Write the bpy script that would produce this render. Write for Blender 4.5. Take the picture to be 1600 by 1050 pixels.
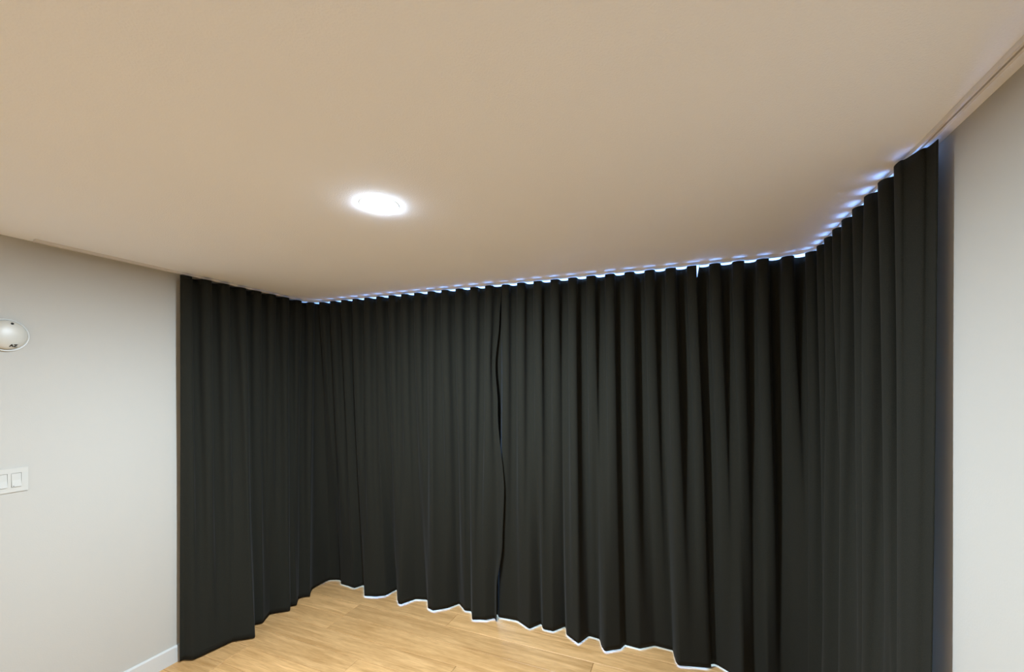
import bpy, bmesh, math, random
from mathutils import Vector, noise

random.seed(7)
scene = bpy.context.scene
COL = scene.collection
for o in list(bpy.data.objects):
    bpy.data.objects.remove(o)

# ------------------------------------------------------------------ camera
H = 2.50                     # ceiling height
CAM_Z = 1.778
F_PX = 655.0
cam_data = bpy.data.cameras.new('camera')
cam = bpy.data.objects.new('camera', cam_data)
COL.objects.link(cam)
cam_data.sensor_fit = 'HORIZONTAL'
cam_data.sensor_width = 36.0
cam_data.lens = F_PX / 1600 * 36.0
cam_data.shift_y = 77.0 / 1600
cam_data.clip_start = 0.02
cam.location = (0, 0, CAM_Z)
cam.rotation_euler = (math.radians(90), 0, math.atan(267 / 655))
scene.camera = cam

# ------------------------------------------------------------------ world, exposure
SKY_STRENGTH = 22.0
LAMP_STRENGTH = 52.0        # glow of the lamp's domed diffuser
LAMP_WATTS = 101.0          # downward output of the lamp
LAMP_SPREAD = 180.0         # beam angle in degrees
LAMP_COLOR = (0.70, 0.85, 1.0)
world = bpy.data.worlds.new('daylight')
scene.world = world
world.use_nodes = True
wn, wl = world.node_tree.nodes, world.node_tree.links
wn.clear()
w_out = wn.new('ShaderNodeOutputWorld')
w_bg = wn.new('ShaderNodeBackground')
w_tc = wn.new('ShaderNodeTexCoord')
w_sep = wn.new('ShaderNodeSeparateXYZ')
w_ramp = wn.new('ShaderNodeValToRGB')
w_map = wn.new('ShaderNodeMapRange')
w_map.inputs['From Min'].default_value = -1
w_map.inputs['From Max'].default_value = 1
wl.new(w_tc.outputs['Generated'], w_sep.inputs[0])
wl.new(w_sep.outputs['Z'], w_map.inputs['Value'])
wl.new(w_map.outputs[0], w_ramp.inputs[0])
els = w_ramp.color_ramp.elements
els[0].position = 0.40; els[0].color = (0.13, 0.24, 0.50, 1)
els[1].position = 0.95; els[1].color = (0.14, 0.33, 0.90, 1)
e = els.new(0.52); e.color = (0.30, 0.52, 1.0, 1)
wl.new(w_ramp.outputs[0], w_bg.inputs['Color'])
w_bg.inputs['Strength'].default_value = SKY_STRENGTH
wl.new(w_bg.outputs[0], w_out.inputs[0])

vs = scene.view_settings
vs.view_transform = 'Standard'
vs.look = 'None'
vs.exposure = 0.42
vs.gamma = 1.0
vs.use_curve_mapping = False

# ------------------------------------------------------------------ helpers
def obj(name, me, mat=None, parent=None, loc=None):
    if isinstance(me, bmesh.types.BMesh):
        bm = me
        me = bpy.data.meshes.new(name)
        bm.normal_update()
        bm.to_mesh(me)
        bm.free()
    o = bpy.data.objects.new(name, me)
    COL.objects.link(o)
    if mat is not None:
        me.materials.append(mat)
    if parent is not None:
        o.parent = parent
    if loc is not None:
        o.location = loc
    return o

def empty(name, loc=(0, 0, 0), parent=None):
    o = bpy.data.objects.new(name, None)
    COL.objects.link(o)
    o.empty_display_size = 0.05
    o.location = loc
    if parent is not None:
        o.parent = parent
    return o

def tag(o, label=None, category=None, group=None, kind=None):
    if label: o['label'] = label
    if category: o['category'] = category
    if group: o['group'] = group
    if kind: o['kind'] = kind
    return o

def add_box(bm, x0, x1, y0, y1, z0, z1, bevel=0.0, seg=1):
    r = bmesh.ops.create_cube(bm, size=1.0)
    vs_ = r['verts']
    for v in vs_:
        v.co = Vector(((x0 + x1) / 2 + v.co.x * (x1 - x0),
                       (y0 + y1) / 2 + v.co.y * (y1 - y0),
                       (z0 + z1) / 2 + v.co.z * (z1 - z0)))
    if bevel > 0:
        es = list({e for v in vs_ for e in v.link_edges})
        bmesh.ops.bevel(bm, geom=es, offset=bevel, segments=seg, affect='EDGES', profile=0.5)
    return bm

def box(*a, **k):
    return add_box(bmesh.new(), *a, **k)

def lathe(profile, n=48, smooth=True):
    """profile: list of (r, z) ; axis Z"""
    bm = bmesh.new()
    rings = []
    for r, z in profile:
        if r < 1e-6:
            rings.append([bm.verts.new((0, 0, z))])
        else:
            rings.append([bm.verts.new((r * math.cos(2 * math.pi * i / n), r * math.sin(2 * math.pi * i / n), z)) for i in range(n)])
    for a, b in zip(rings, rings[1:]):
        for i in range(n):
            j = (i + 1) % n
            if len(a) == 1 and len(b) == 1:
                continue
            if len(a) == 1:
                f = bm.faces.new((a[0], b[j], b[i]))
            elif len(b) == 1:
                f = bm.faces.new((a[i], a[j], b[0]))
            else:
                f = bm.faces.new((a[i], a[j], b[j], b[i]))
            f.smooth = smooth
    bmesh.ops.recalc_face_normals(bm, faces=bm.faces)
    return bm

# ------------------------------------------------------------------ materials
def new_mat(name):
    m = bpy.data.materials.new(name)
    m.use_nodes = True
    nt = m.node_tree
    return m, nt, nt.nodes, nt.links, nt.nodes['Principled BSDF']

def paint(name, color, rough=0.7, bump=0.0, scale=300.0, var=0.0, spec=0.3):
    m, nt, n, l, p = new_mat(name)
    p.inputs['Base Color'].default_value = (*color, 1)
    p.inputs['Roughness'].default_value = rough
    p.inputs['Specular IOR Level'].default_value = spec
    tc = n.new('ShaderNodeTexCoord')
    if bump > 0:
        nz = n.new('ShaderNodeTexNoise')
        nz.inputs['Scale'].default_value = scale
        nz.inputs['Detail'].default_value = 3
        l.new(tc.outputs['Object'], nz.inputs['Vector'])
        b = n.new('ShaderNodeBump')
        b.inputs['Strength'].default_value = bump
        b.inputs['Distance'].default_value = 0.002
        l.new(nz.outputs['Fac'], b.inputs['Height'])
        l.new(b.outputs[0], p.inputs['Normal'])
    if var > 0:
        nz2 = n.new('ShaderNodeTexNoise')
        nz2.inputs['Scale'].default_value = 1.7
        nz2.inputs['Detail'].default_value = 4
        l.new(tc.outputs['Object'], nz2.inputs['Vector'])
        mx = n.new('ShaderNodeMix'); mx.data_type = 'RGBA'
        mx.inputs['A'].default_value = (*[c * (1 - var) for c in color], 1)
        mx.inputs['B'].default_value = (*[min(1, c * (1 + var)) for c in color], 1)
        l.new(nz2.outputs['Fac'], mx.inputs['Factor'])
        l.new(mx.outputs['Result'], p.inputs['Base Color'])
    return m

M_WALL = paint('wall_paint', (0.50, 0.472, 0.418), 0.75, 0.12, 160, 0.012)
M_CEIL = paint('ceiling_texture_paint', (0.905, 0.925, 0.995), 0.9, 0.5, 190, 0.015, 0.1)
M_TRIM = paint('trim_enamel', (0.585, 0.575, 0.54), 0.4, 0.0)
M_PLASTIC = paint('white_plastic', (0.56, 0.54, 0.485), 0.35, 0.0, spec=0.5)
M_CREAM = paint('cream_plastic', (0.58, 0.55, 0.475), 0.38, 0.0, spec=0.5)
M_TRACK = paint('track_enamel', (0.74, 0.70, 0.66), 0.5, 0.0)
M_DARK = paint('dark_plastic', (0.02, 0.02, 0.018), 0.6, 0.0)
M_FRAME = paint('window_frame_metal', (0.35, 0.36, 0.38), 0.45, 0.0)
M_SUB = paint('subfloor', (0.12, 0.075, 0.04), 0.9, 0.0)

def mat_glass():
    m, nt, n, l, p = new_mat('window_glass')
    n.remove(p)
    tr = n.new('ShaderNodeBsdfTransparent'); tr.inputs[0].default_value = (0.93, 0.96, 0.97, 1)
    gl = n.new('ShaderNodeBsdfGlossy'); gl.inputs['Roughness'].default_value = 0.02
    mx = n.new('ShaderNodeMixShader'); mx.inputs[0].default_value = 0.07
    l.new(tr.outputs[0], mx.inputs[1]); l.new(gl.outputs[0], mx.inputs[2])
    l.new(mx.outputs[0], n['Material Output'].inputs[0])
    return m
M_GLASS = mat_glass()

def mat_fabric():
    m, nt, n, l, p = new_mat('black_blackout_fabric')
    tc = n.new('ShaderNodeTexCoord')
    nz = n.new('ShaderNodeTexNoise'); nz.inputs['Scale'].default_value = 420; nz.inputs['Detail'].default_value = 2
    l.new(tc.outputs['Object'], nz.inputs['Vector'])
    cr = n.new('ShaderNodeValToRGB')
    cr.color_ramp.elements[0].position = 0.3; cr.color_ramp.elements[0].color = (0.0118, 0.0116, 0.0084, 1)
    cr.color_ramp.elements[1].position = 0.75; cr.color_ramp.elements[1].color = (0.0208, 0.0204, 0.0148, 1)
    l.new(nz.outputs['Fac'], cr.inputs[0])
    l.new(cr.outputs[0], p.inputs['Base Color'])
    p.inputs['Roughness'].default_value = 0.92
    p.inputs['Specular IOR Level'].default_value = 0.12
    p.inputs['Sheen Weight'].default_value = 0.03
    p.inputs['Sheen Roughness'].default_value = 0.5
    b = n.new('ShaderNodeBump'); b.inputs['Strength'].default_value = 0.25; b.inputs['Distance'].default_value = 0.001
    l.new(nz.outputs['Fac'], b.inputs['Height']); l.new(b.outputs[0], p.inputs['Normal'])
    return m
M_FABRIC = mat_fabric()

def mat_oak():
    m, nt, n, l, p = new_mat('oak_plank')
    tc = n.new('ShaderNodeTexCoord')
    oi = n.new('ShaderNodeObjectInfo')
    off = n.new('ShaderNodeVectorMath'); off.operation = 'MULTIPLY_ADD'
    cmb = n.new('ShaderNodeCombineXYZ')
    for i in range(3):
        l.new(oi.outputs['Random'], cmb.inputs[i])
    off.inputs[1].default_value = (17.0, 31.0, 7.0)
    l.new(cmb.outputs[0], off.inputs[0]); l.new(tc.outputs['Object'], off.inputs[2])
    mp = n.new('ShaderNodeMapping'); mp.inputs['Scale'].default_value = (1.1, 11.0, 11.0)
    l.new(off.outputs[0], mp.inputs['Vector'])
    n1 = n.new('ShaderNodeTexNoise'); n1.inputs['Scale'].default_value = 2.2; n1.inputs['Detail'].default_value = 6; n1.inputs['Distortion'].default_value = 0.8
    l.new(mp.outputs[0], n1.inputs['Vector'])
    mp2 = n.new('ShaderNodeMapping'); mp2.inputs['Scale'].default_value = (5.0, 90.0, 90.0)
    l.new(off.outputs[0], mp2.inputs['Vector'])
    n2 = n.new('ShaderNodeTexNoise'); n2.inputs['Scale'].default_value = 3.0; n2.inputs['Detail'].default_value = 3
    l.new(mp2.outputs[0], n2.inputs['Vector'])
    cr = n.new('ShaderNodeValToRGB')
    cr.color_ramp.elements[0].position = 0.25; cr.color_ramp.elements[0].color = (0.50, 0.27, 0.097, 1)
    cr.color_ramp.elements[1].position = 0.75; cr.color_ramp.elements[1].color = (0.80, 0.475, 0.205, 1)
    l.new(n1.outputs['Fac'], cr.inputs[0])
    mx = n.new('ShaderNodeMix'); mx.data_type = 'RGBA'; mx.blend_type = 'MULTIPLY'
    mx.inputs['Factor'].default_value = 1.0
    cr2 = n.new('ShaderNodeValToRGB')
    cr2.color_ramp.elements[0].position = 0.3; cr2.color_ramp.elements[0].color = (0.80, 0.77, 0.72, 1)
    cr2.color_ramp.elements[1].position = 0.6; cr2.color_ramp.elements[1].color = (1, 1, 1, 1)
    l.new(n2.outputs['Fac'], cr2.inputs[0])
    l.new(cr.outputs[0], mx.inputs['A']); l.new(cr2.outputs[0], mx.inputs['B'])
    hs = n.new('ShaderNodeHueSaturation')
    mr = n.new('ShaderNodeMapRange'); mr.inputs['To Min'].default_value = 0.88; mr.inputs['To Max'].default_value = 1.10
    l.new(oi.outputs['Random'], mr.inputs['Value'])
    l.new(mr.outputs[0], hs.inputs['Value'])
    l.new(mx.outputs['Result'], hs.inputs['Color'])
    l.new(hs.outputs[0], p.inputs['Base Color'])
    p.inputs['Roughness'].default_value = 0.42
    p.inputs['Specular IOR Level'].default_value = 0.3
    b = n.new('ShaderNodeBump'); b.inputs['Strength'].default_value = 0.12; b.inputs['Distance'].default_value = 0.001
    l.new(n2.outputs['Fac'], b.inputs['Height']); l.new(b.outputs[0], p.inputs['Normal'])
    return m
M_OAK = mat_oak()

def mat_lamp():
    m, nt, n, l, p = new_mat('lamp_diffuser')
    p.inputs['Base Color'].default_value = (0.9, 0.9, 0.88, 1)
    p.inputs['Emission Color'].default_value = (*LAMP_COLOR, 1)
    p.inputs['Emission Strength'].default_value = LAMP_STRENGTH
    return m
M_LAMP = mat_lamp()

# ------------------------------------------------------------------ room shell
XL, XR = -3.025, 0.71        # side walls (inner faces)
YB, YF = 3.06, -4.4          # window wall, wall behind the camera
T = 0.15

def struct(name, me, mat, label):
    return tag(obj(name, me, mat), label, name.split('_')[0], kind='structure')

struct('ceiling', box(XL - T, XR + T, YF - T, YB + T, H, H + 0.12), M_CEIL, 'warm white textured ceiling over the whole room')
struct('wall_left', box(XL - T, XL, YF, YB + T, 0, H), M_WALL, 'plain off-white painted wall left of the black curtains')
struct('wall_front', box(XL - T, XR + T, YF - T, YF, 0, H), M_WALL, 'plain off-white wall opposite the curtained windows')

# right wall with an opening for the side window
bm = bmesh.new()
W2Y0, W2Y1, W2Z0, W2Z1 = 1.70, 2.90, 0.14, H - 0.004
add_box(bm, XR, XR + T, YF, W2Y0, 0, H)
add_box(bm, XR, XR + T, W2Y1, YB + T, 0, H)
add_box(bm, XR, XR + T, W2Y0, W2Y1, 0, W2Z0)
add_box(bm, XR, XR + T, W2Y0, W2Y1, W2Z1, H)
struct('wall_right', bm, M_WALL, 'plain off-white painted wall right of the black curtains')

# window wall: two narrow piers and a low sill either side of the glazing
W1X0, W1X1, W1Z0, W1Z1 = -2.82, 0.58, 0.14, H - 0.004
bm = bmesh.new()
add_box(bm, XL, W1X0, YB, YB + T, 0, H)
add_box(bm, W1X1, XR, YB, YB + T, 0, H)
add_box(bm, W1X0, W1X1, YB, YB + T, 0, W1Z0)
struct('wall_back', bm, M_WALL, 'off-white window wall behind the black curtains')

def window(name, label, axis, a0, a1, z0, z1, depth0, n):
    """axis 'x': runs along X at y=depth0 ; axis 'y': runs along Y at x=depth0"""
    w = tag(empty(name), label, 'window', kind='structure')
    fw, fd = 0.035, 0.05
    def bb(u0, u1, d0, d1, zz0, zz1):
        if axis == 'x':
            return box(u0, u1, depth0 + d0, depth0 + d1, zz0, zz1, bevel=0.002)
        return box(depth0 + d0, depth0 + d1, u0, u1, zz0, zz1, bevel=0.002)
    fr = bmesh.new()
    def fb(u0, u1, zz0, zz1):
        if axis == 'x':
            add_box(fr, u0, u1, depth0, depth0 + fd, zz0, zz1)
        else:
            add_box(fr, depth0, depth0 + fd, u0, u1, zz0, zz1)
    fb(a0, a0 + fw, z0, z1); fb(a1 - fw, a1, z0, z1)
    fb(a0 + fw, a1 - fw, z0, z0 + fw); fb(a0 + fw, a1 - fw, z1 - 0.018, z1)
    obj('window_frame', fr, M_FRAME, w)
    step = (a1 - a0 - 2 * fw) / n
    for i in range(n):
        u0 = a0 + fw + i * step
        u1 = u0 + step
        if i > 0:
            obj('mullion', bb(u0 - fw / 2, u0 + fw / 2, 0, fd, z0 + fw, z1 - 0.018), M_FRAME, w)
        obj('pane', bb(u0 + (fw / 2 if i else 0), u1 - (fw / 2 if i < n - 1 else 0), fd / 2 - 0.003, fd / 2 + 0.003, z0 + fw, z1 - 0.018), M_GLASS, w)
    return w
window('window_1', 'wide floor-to-ceiling window hidden behind the black curtains', 'x', W1X0, W1X1, W1Z0, W1Z1, YB + 0.05, 4)
window('window_2', 'side window hidden behind the right stretch of curtain', 'y', W2Y0, W2Y1, W2Z0, W2Z1, XR + 0.03, 1)

# floor: dark subfloor slab with oak planks laid across it
floor = tag(obj('floor', box(XL - T, XR + T, YF - T, YB + T, -0.10, -0.012), M_SUB), 'light oak plank floor', 'floor', kind='structure')
PW = 0.18
SEAM0 = 2.687

def plank_mesh(lx, ly):
    """plank with a chamfered top edge, top at z=0, centred"""
    g, c, d = 0.0008, 0.0026, 0.012
    bm = bmesh.new()
    x0, x1, y0, y1 = -lx / 2 + g, lx / 2 - g, -ly / 2 + g, ly / 2 - g
    lo = [bm.verts.new(p) for p in ((x0, y0, -d), (x1, y0, -d), (x1, y1, -d), (x0, y1, -d))]
    mi = [bm.verts.new((v.co.x, v.co.y, -c * 0.7)) for v in lo]
    hi = [bm.verts.new(p) for p in ((x0 + c, y0 + c, 0), (x1 - c, y0 + c, 0), (x1 - c, y1 - c, 0), (x0 + c, y1 - c, 0))]
    for a, b in ((lo, mi), (mi, hi)):
        for i in range(4):
            j = (i + 1) % 4
            bm.faces.new((a[i], a[j], b[j], b[i]))
    bm.faces.new(hi)
    bm.faces.new(lo[::-1])
    return bm

k_hi = int(math.ceil((YB - SEAM0) / PW))
k_lo = int(math.floor((YF - SEAM0) / PW))
fixed = {-1: -2.43, -3: -1.33, -2: -0.52, -5: -2.74, -4: -1.95, 0: -1.62}
for k in range(k_lo, k_hi):
    y0 = max(SEAM0 + k * PW, YF)
    y1 = min(SEAM0 + (k + 1) * PW, YB)
    if y1 - y0 < 0.01:
        continue
    j = fixed.get(k, XL + random.uniform(0.2, 1.8))
    joints = [j]
    while joints[0] - 1.9 > XL + 0.15:
        joints.insert(0, joints[0] - 1.9)
    while joints[-1] + 1.9 < XR - 0.15:
        joints.append(joints[-1] + 1.9)
    ends = [XL] + joints + [XR]
    for a, b in zip(ends, ends[1:]):
        obj('plank', plank_mesh(b - a, y1 - y0), M_OAK, floor, ((a + b) / 2, (y0 + y1) / 2, 0))

# baseboards
def baseboard(name, x0, x1, y0, y1, along, sgn, label):
    hgt, th, cap = 0.105, 0.014, 0.006
    prof = [(0, 0.0), (th, 0.0), (th, hgt - cap * 1.3), (th - cap * 0.6, hgt - cap * 0.3), (th - cap * 1.2, hgt), (0, hgt)]
    bm = bmesh.new()
    rows = []
    for s in (0, 1):
        row = []
        for d, z in prof:
            if along == 'y':
                row.append(bm.verts.new((x0 + sgn * d, y0 if s == 0 else y1, z)))
            else:
                row.append(bm.verts.new((x0 if s == 0 else x1, y0 + sgn * d, z)))
        rows.append(row)
    n_ = len(prof)
    for i in range(n_):
        j = (i + 1) % n_
        bm.faces.new((rows[0][i], rows[0][j], rows[1][j], rows[1][i]))
    bm.faces.new(rows[0]); bm.faces.new(rows[1][::-1])
    bmesh.ops.recalc_face_normals(bm, faces=bm.faces)
    return tag(obj(name, bm, M_TRIM), label, 'baseboard', kind='structure')
baseboard('baseboard_left', XL, XL, YF, YB, 'y', 1, 'white painted baseboard along the left wall')
baseboard('baseboard_right', XR, XR, YF, YB, 'y', -1, 'white painted baseboard along the right wall')

# ------------------------------------------------------------------ curtain track path
TX0, TX1, TY = -2.965, 0.66, 2.70
R_L, R_R = 0.12, 0.12
Y_START, Y_END = 1.03, -3.4          # track ends on left and right walls

SEGS = []
def build_path():
    s = 0.0
    L1 = TY - R_L - Y_START
    SEGS.append(('line', s, s + L1, (TX0, Y_START), (0, 1), (-1, 0))); s += L1
    A = math.pi / 2 * R_L
    SEGS.append(('arc', s, s + A, (TX0 + R_L, TY - R_L), math.pi, R_L)); s += A
    L2 = TX1 - TX0 - R_L - R_R
    SEGS.append(('line', s, s + L2, (TX0 + R_L, TY), (1, 0), (0, 1))); s += L2
    A = math.pi / 2 * R_R
    SEGS.append(('arc', s, s + A, (TX1 - R_R, TY - R_R), math.pi / 2, R_R)); s += A
    L3 = TY - R_R - Y_END
    SEGS.append(('line', s, s + L3, (TX1, TY - R_R), (0, -1), (1, 0))); s += L3
    return s
S_TOTAL = build_path()

def path(s):
    """point, tangent, outward normal at arc length s"""
    for g in SEGS:
        if s <= g[2] or g is SEGS[-1]:
            if g[0] == 'line':
                d = s - g[1]
                return (Vector((g[3][0] + g[4][0] * d, g[3][1] + g[4][1] * d)), Vector(g[4]), Vector(g[5]))
            a = g[4] - (s - g[1]) / g[5]
            n_ = Vector((math.cos(a), math.sin(a)))
            return (Vector(g[3]) + n_ * g[5], Vector((math.sin(a), -math.cos(a))), n_)

S_C1 = SEGS[2][1]            # start of the back run
S_C2 = SEGS[4][1]            # start of the right run
def s_left(y): return y - Y_START
def s_back(x): return S_C1 + (x - (TX0 + R_L))
def s_right(y): return S_C2 + (TY - R_R - y)

# track: channel profile swept along the path
def sweep(profile, s0, s1, closed=True):
    bm = bmesh.new()
    ss = []
    s = s0
    while s < s1 - 1e-6:
        ss.append(s)
        P = path(s)
        step = 0.01 if any(g[0] == 'arc' and g[1] - 0.01 <= s <= g[2] + 0.01 for g in SEGS) else 0.12
        s += step
    ss.append(s1)
    rows = []
    for s in ss:
        p, t, n_ = path(s)
        rows.append([bm.verts.new((p.x + n_.x * a, p.y + n_.y * a, z)) for a, z in profile])
    m = len(profile)
    for a, b in zip(rows, rows[1:]):
        for i in range(m):
            j = (i + 1) % m
            bm.faces.new((a[i], a[j], b[j], b[i]))
    bm.faces.new(rows[0]); bm.faces.new(rows[-1][::-1])
    bmesh.ops.recalc_face_normals(bm, faces=bm.faces)
    return bm
TB = H - 0.014               # underside of the track
W = 0.010
prof = [(-W, H - 0.0003), (-W, TB), (-0.003, TB), (-0.003, TB + 0.009), (0.003, TB + 0.009), (0.003, TB), (W, TB), (W, H - 0.0003)]
track = tag(empty('curtain_track', (TX0, Y_START, H)), 'slim white ceiling track bending around the room above the curtains', 'curtain track')
rail = obj('rail', sweep(prof, 0, S_TOTAL), M_TRACK, track, (-TX0, -Y_START, -H))
p0, t0, n0 = path(0)
obj('end_cap', box(-0.0115, 0.0115, -0.004, 0.0, -0.0155, -0.0003, bevel=0.001), M_TRACK, track)

# ------------------------------------------------------------------ curtains
PITCH = 0.12
AMP = 0.034
Z_TOP = TB - 0.007
Z_HEM = 0.011
HEMS = 1.0015
# hem of the hanging cloth in plan (metres on the floor), before the hem scale
HEM = [(-2.977,1.702),(-2.921,1.718),(-2.906,1.787),(-2.880,1.946),(-2.774,2.037),(-2.928,2.144),(-2.894,2.185),(-2.957,2.291),
 (-2.895,2.347),(-2.851,2.385),(-2.909,2.433),(-2.878,2.467),(-2.950,2.547),(-2.883,2.609),(-2.968,2.692),(-2.973,2.843),
 (-2.990,2.883),(-2.883,2.933),(-2.817,2.881),(-2.737,2.874),(-2.646,2.861),(-2.610,2.939),(-2.470,2.789),(-2.373,2.817),
 (-2.303,2.868),(-2.299,2.965),(-2.281,2.985),(-2.183,2.849),(-2.128,2.794),(-2.103,2.793),(-2.041,2.906),(-1.947,2.934),
 (-1.869,2.826),(-1.811,2.809),(-1.724,2.885),(-1.673,2.980),(-1.579,2.903),(-1.528,2.914),(-1.469,2.812),(-1.371,2.852),
 (-1.318,2.911),(-1.299,2.881),(-1.150,2.923),(-1.029,2.856),(-0.968,2.952),(-0.939,2.893),(-0.862,2.891),(-0.793,2.988),
 (-0.763,2.889),(-0.659,2.820),(-0.613,2.934),(-0.535,2.926),(-0.509,2.851),(-0.479,2.804),(-0.377,2.875),(-0.375,2.928),
 (-0.266,2.921),(-0.177,2.994),(-0.055,2.985),(-0.050,2.888),(-0.026,2.838),(0.148,2.883),(0.198,2.936),(0.266,2.887),
 (0.33,2.82),(0.40,2.90),(0.46,2.83),(0.54,2.88),(0.60,2.84),
 (0.66,2.72),(0.60,2.60),(0.675,2.52),(0.60,2.41),(0.61,2.36),(0.68,2.27),(0.595,2.16),(0.605,2.10),(0.675,2.02),
 (0.61,1.93),(0.60,1.87),(0.672,1.80),(0.63,1.74),(0.625,1.66),(0.655,1.585)]

def project(x, y):
    best = (1e9, 0, 0)
    if y > TY - R_L and x < TX0 + R_L:
        c = Vector((TX0 + R_L, TY - R_L)); v = Vector((x, y)) - c
        a = math.atan2(v.y, v.x)
        return SEGS[1][1] + (math.pi - a) * R_L, v.length - R_L
    if y > TY - R_R and x > TX1 - R_R:
        c = Vector((TX1 - R_R, TY - R_R)); v = Vector((x, y)) - c
        a = math.atan2(v.y, v.x)
        return SEGS[3][1] + (math.pi / 2 - a) * R_R, v.length - R_R
    if x < -1.5 and y <= TY - R_L:
        return s_left(y), TX0 - x
    if x > 0.3 and y <= TY - R_R:
        return s_right(y), x - TX1
    return s_back(x), y - TY

hem_s, hem_n = [], []
for x, y in HEM:
    s, n_ = project(x * (HEMS if x < 0.3 else 1), y * (HEMS if x < 0.3 else 1))
    if hem_s and s <= hem_s[-1] + 0.004:
        s = hem_s[-1] + 0.004
    hem_s.append(s); hem_n.append(n_)

def hem_raw(s):
    if s <= hem_s[0]: return hem_n[0]
    if s >= hem_s[-1]: return hem_n[-1]
    lo, hi = 0, len(hem_s) - 1
    while hi - lo > 1:
        m = (lo + hi) // 2
        if hem_s[m] <= s: lo = m
        else: hi = m
    u = (s - hem_s[lo]) / (hem_s[hi] - hem_s[lo])
    return hem_n[lo] * (1 - u) + hem_n[hi] * u

_hc = {}
def hem(s, r=0.008):
    key = (round(s, 4), r)
    if key not in _hc:
        _hc[key] = sum(w * hem_raw(s + k * r) for k, w in ((-1, .25), (0, .5), (1, .25)))
    return _hc[key]

def hem_smooth(s):
    """slow drift of the hem, without its folds"""
    return sum(hem_raw(s + k * 0.05) for k in range(-4, 5)) / 9

# seams between the three panels: arc length at top and at hem
J_A = (s_back(-1.205), s_back(-1.305))
J_B = (s_back(0.068), s_back(0.168))
S_A0 = (s_left(1.668), s_left(1.68))
S_CE = (s_right(1.570), s_right(1.578))
KNOTS = [S_A0, J_A, J_B, S_CE]

def hem_s_of(s):
    for (a0, b0), (a1, b1) in zip(KNOTS, KNOTS[1:]):
        if s <= a1:
            u = (s - a0) / (a1 - a0)
            return b0 + (b1 - b0) * u
    return KNOTS[-1][1] + (s - KNOTS[-1][0])

PH0 = s_back(-0.0086)        # a fold lies furthest back here
S_LASTF = PH0 + PITCH * (math.floor((S_CE[0] - 0.06 - PH0) / PITCH - 0.5) + 0.5)
def cloth_point(s, t, edge_shift=0.0, lift=0.0):
    """s: arc length along the heading, t: 0 heading .. 1 hem"""
    w = t ** 1.25
    sb = s + (hem_s_of(s) - s) * t
    ph = 2 * math.pi * (s - PH0) / PITCH
    # cloth pulls sideways so that folds swing a little as they drop
    sway = 0.035 * t * (1 - 0.35 * t) * noise.noise((s * 2.3, t * 1.1, 3.1)) + 0.012 * t * noise.noise((s * 6.0, t * 2.2, 9.7))
    amp = AMP * (1 + 0.55 * t * noise.noise((s * 5.2, t * 0.8, 1.7)))
    # ripple: rounded outside, pinched at the sides
    top = amp * math.cos(ph + 2.2 * t * noise.noise((s * 3.1, t * 0.9, 5.0)))
    if s > S_LASTF:          # free end at the right wall turns back towards the wall
        u = (s - S_LASTF) / (S_CE[0] - S_LASTF)
        top = -AMP + (AMP + 0.013) * u * u * (3 - 2 * u)
    elif s < S_A0[0] + 0.07:
        top *= 0.25 + 0.75 * (s - S_A0[0]) / 0.07
    sub = 0.028 * math.sin(math.pi * t) * noise.noise((s * 8.5, t * 1.2, 7.3))
    n_ = (1 - w) * (top + sub) + w * hem(hem_s_of(s))
    pinch = (1 - t) * 0.010 * math.sin(2 * ph)
    p, tg, nn = path(sb + (sway * (1 - w)) + edge_shift)
    q = p + nn * (n_ + lift) + tg * pinch
    # stay clear of the side walls
    z = Z_TOP + (Z_HEM - Z_TOP) * t
    lim = 0.03 if z > 0.12 else 0.03
    q.x = min(max(q.x, XL + 0.022), XR - 0.020)
    q.y = min(q.y, YB - 0.015)
    return Vector((q.x, q.y, z))

def curtain(label, s0, s1, left_edge=None, right_edge=None, lift=0.0, left_lift=None, right_lift=None):
    n = int((s1 - s0) / 0.005)
    rows = 64
    bm = bmesh.new()
    grid = []
    for r in range(rows + 1):
        t = r / rows
        row = []
        for i in range(n + 1):
            s = s0 + (s1 - s0) * i / n
            es = 0.0
            lf = lift
            if left_edge:
                es += left_edge(t) * max(0, 1 - (s - s0) / 0.10) ** 2
            if right_edge:
                es += right_edge(t) * max(0, 1 - (s1 - s) / 0.10) ** 2
            if left_lift:
                lf += left_lift(t) * max(0, 1 - (s - s0) / 0.16)
            if right_lift:
                lf += right_lift(t) * max(0, 1 - (s1 - s) / 0.12)
            row.append(bm.verts.new(cloth_point(s, t, es, lf)))
        grid.append(row)
    for a, b in zip(grid, grid[1:]):
        for i in range(n):
            f = bm.faces.new((a[i], a[i + 1], b[i + 1], b[i]))
            f.smooth = True
    origin = grid[-1][n // 2].co.copy()
    edge_l = [r[0].co.copy() for r in grid]
    edge_r = [r[-1].co.copy() for r in grid]
    bmesh.ops.translate(bm, verts=bm.verts, vec=-origin)
    o = obj('blackout_curtain', bm, M_FABRIC, None, origin)
    sm = o.modifiers.new('thickness', 'SOLIDIFY'); sm.thickness = 0.002; sm.offset = 0
    tag(o, label, 'curtain', 'black ripple-fold curtains')
    return o

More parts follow.
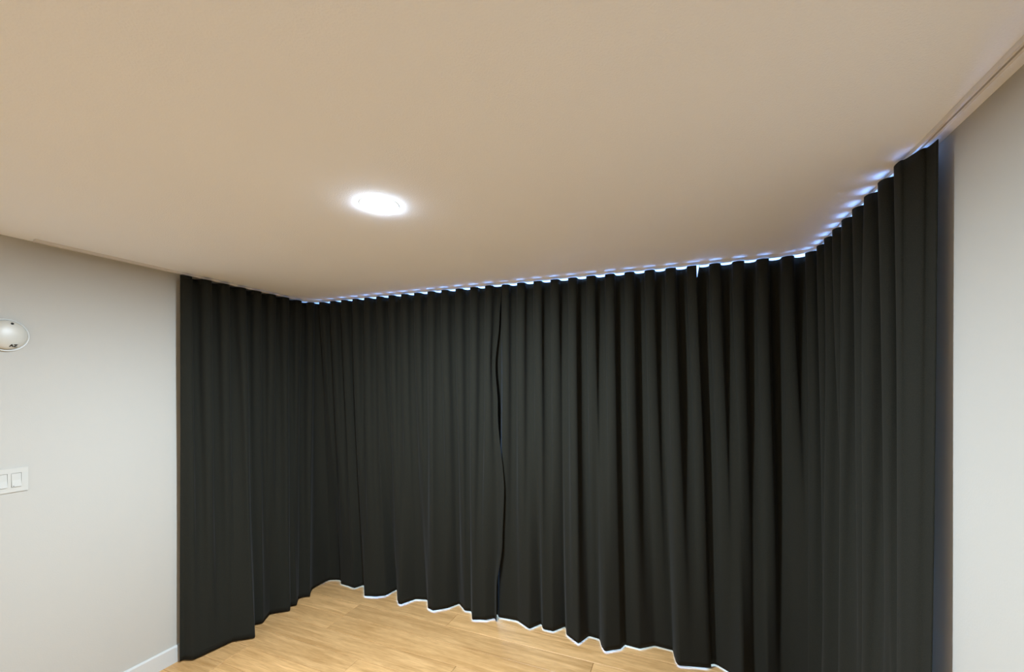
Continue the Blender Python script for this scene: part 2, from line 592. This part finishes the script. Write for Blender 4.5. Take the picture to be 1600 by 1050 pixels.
OV = 0.03
def seam_curve(t):
    """how the free edge of the left panel swings sideways from heading to hem"""
    ks = [(0.0, 0.0), (0.10, -0.012), (0.22, -0.034), (0.35, -0.006), (0.60, 0.055), (0.75, 0.045), (0.9, 0.0), (1.0, 0.0)]
    for (t0, v0), (t1, v1) in zip(ks, ks[1:]):
        if t <= t1:
            u = (t - t0) / (t1 - t0)
            u = u * u * (3 - 2 * u)
            return v0 + (v1 - v0) * u
    return 0.0
curtain('black ripple-fold curtain panel on the left, turning the corner beside the light switches',
        S_A0[0], J_A[0] + 0.010, right_edge=seam_curve, right_lift=lambda t: -0.008 - 0.010 * min(1, max(0, t - 0.12) * 5), lift=-0.003)
curtain('black ripple-fold curtain panel in the middle of the window wall',
        J_A[0] - OV, J_B[0] - 0.004, left_lift=lambda t: 0.020 + 0.020 * min(1, max(0, t - 0.12) * 5), lift=0.003)
drop = lambda t: max(0.0, 1 - t * (Z_TOP - Z_HEM) / 0.17)
curtain('black ripple-fold curtain panel on the right, turning the corner to the right wall',
        J_B[0] + 0.002, S_CE[0], left_edge=lambda t: 0.010 * drop(t) - 0.025 * (1 - drop(t)),
        left_lift=lambda t: 0.012 * (1 - drop(t)))

# ------------------------------------------------------------------ ceiling lights
def ceiling_light(x, y, label, dim=1.0):
    r = tag(empty('ceiling_light', (x, y, H)), label, 'ceiling light', 'round LED ceiling lights')
    R = 0.075
    ring = lathe([(R - 0.006, -0.0003), (R + 0.004, -0.0003), (R + 0.0005, -0.0012), (R - 0.006, -0.0014)], 64)
    obj('trim_ring', ring, M_TRIM, r)
    dome = [(R - 0.004, -0.0016)]
    for i in range(0, 9):
        a = i / 8 * math.pi / 2
        dome.append(((R - 0.004) * math.cos(a) ** 0.55 if i < 8 else 0.0, -0.0018 - 0.016 * math.sin(a)))
    obj('diffuser', lathe(dome, 64), M_LAMP, r)
    ld = bpy.data.lights.new('downlight_beam', 'AREA')
    ld.shape = 'DISK'; ld.size = 0.11
    ld.energy = LAMP_WATTS * dim; ld.color = LAMP_COLOR; ld.spread = math.radians(LAMP_SPREAD)
    lo = bpy.data.objects.new('downlight_beam', ld)
    COL.objects.link(lo); lo.parent = r; lo.location = (0, 0, -0.0205)
    return r
ceiling_light(-1.125, 1.353, 'round glowing LED ceiling light in front of the black curtains')
ceiling_light(-1.125, -2.95, 'added unseen fill light on the ceiling at the opposite end from the curtains', 0.75)  # added lamp, out of view behind the camera, brightens ceiling and walls

# ------------------------------------------------------------------ smoke detector on the left wall
sd = tag(empty('smoke_detector', (XL, 0.950, 2.020)), 'round cream smoke detector high on the left wall', 'smoke detector')
sd.rotation_euler = (0, math.radians(90), 0)          # local +Z points into the room, local +X points down
obj('mounting_base', lathe([(0, 0.0005), (0.0775, 0.0005), (0.0795, 0.003), (0.0790, 0.009), (0.076, 0.011), (0.073, 0.0085), (0.0, 0.0085)], 64), M_PLASTIC, sd)
body = obj('cover', lathe([(0, 0.008), (0.066, 0.008), (0.069, 0.013), (0.069, 0.018), (0.066, 0.026), (0.058, 0.034), (0.044, 0.039), (0.025, 0.042), (0.0, 0.043)], 64), M_CREAM, sd)
hole = obj('sensor_hole', lathe([(0, 0), (0.0052, 0), (0.0052, 0.003), (0.0036, 0.0034), (0.0032, 0.0012), (0, 0.0012)], 24), M_DARK, body, (-0.054, 0.011, 0.0345))
hole.rotation_euler = (0, math.radians(-32), 0)
cu = bpy.data.curves.new('lettering', 'FONT')
cu.body = 'AZ'; cu.size = 0.020; cu.extrude = 0.0004; cu.offset = 0.0006; cu.align_x = 'CENTER'; cu.align_y = 'CENTER'
tmp = bpy.data.objects.new('lettering_curve', cu)
COL.objects.link(tmp)
dg = bpy.context.evaluated_depsgraph_get()
me = bpy.data.meshes.new_from_object(tmp.evaluated_get(dg))
bpy.data.objects.remove(tmp)
let = obj('lettering', me, M_DARK, body, (0.052, 0.014, 0.0385))
# text up = wall up (local -X), text right = +Y in the room, facing the room (+Z)
let.rotation_euler = (0, math.radians(26), math.radians(90))
let.rotation_mode = 'XYZ'
from mathutils import Matrix
m_face = Matrix(((0, -1, 0), (1, 0, 0), (0, 0, 1)))
m_tilt = Matrix.Rotation(math.radians(32), 3, 'Y')
let.rotation_euler = (m_tilt @ m_face).to_euler()

# ------------------------------------------------------------------ light switches on the left wall
SWZ, SWY1 = 1.315, 1.024
PLW, PLH = 0.163, 0.116
sw = tag(empty('light_switch', (XL, SWY1 - PLW / 2, SWZ)), 'white rocker light switch plate on the left wall below the smoke detector', 'light switch')
bm = bmesh.new()
holes_y = [PLW / 2 - 0.040 - 0.0465 * i for i in range(3)]
ys = [-PLW / 2]
for hy in reversed(holes_y):
    ys += [hy - 0.0172, hy + 0.0172]
ys.append(PLW / 2)
add_box(bm, 0.0003, 0.0055, -PLW / 2, PLW / 2, 0.0340, PLH / 2)
add_box(bm, 0.0003, 0.0055, -PLW / 2, PLW / 2, -PLH / 2, -0.0340)
for i in range(0, len(ys), 2):
    add_box(bm, 0.0003, 0.0055, ys[i], ys[i + 1], -0.0340, 0.0340)
bmesh.ops.remove_doubles(bm, verts=bm.verts, dist=1e-5)
obj('plate', bm, M_PLASTIC, sw)
for i, hy in enumerate(holes_y):
    bm = bmesh.new()
    # rocker tipped: upper end pressed in, lower end standing out
    yy = 0.0160
    pts = [(0.0006, 0.0325), (0.0050, 0.0325), (0.0062, 0.0), (0.0102, -0.0325), (0.0006, -0.0325)]
    a = [bm.verts.new((x, hy - yy, z)) for x, z in pts]
    b = [bm.verts.new((x, hy + yy, z)) for x, z in pts]
    for q in range(5):
        r_ = (q + 1) % 5
        bm.faces.new((a[q], a[r_], b[r_], b[q]))
    bm.faces.new(a[::-1]); bm.faces.new(b)
    bmesh.ops.recalc_face_normals(bm, faces=bm.faces)
    rk = obj('rocker', bm, M_PLASTIC, sw)
    obj('indicator', box(0.0098, 0.0106, hy - 0.0125, hy - 0.0085, -0.0300, -0.0270), M_DARK if i < 2 else M_PLASTIC, rk)
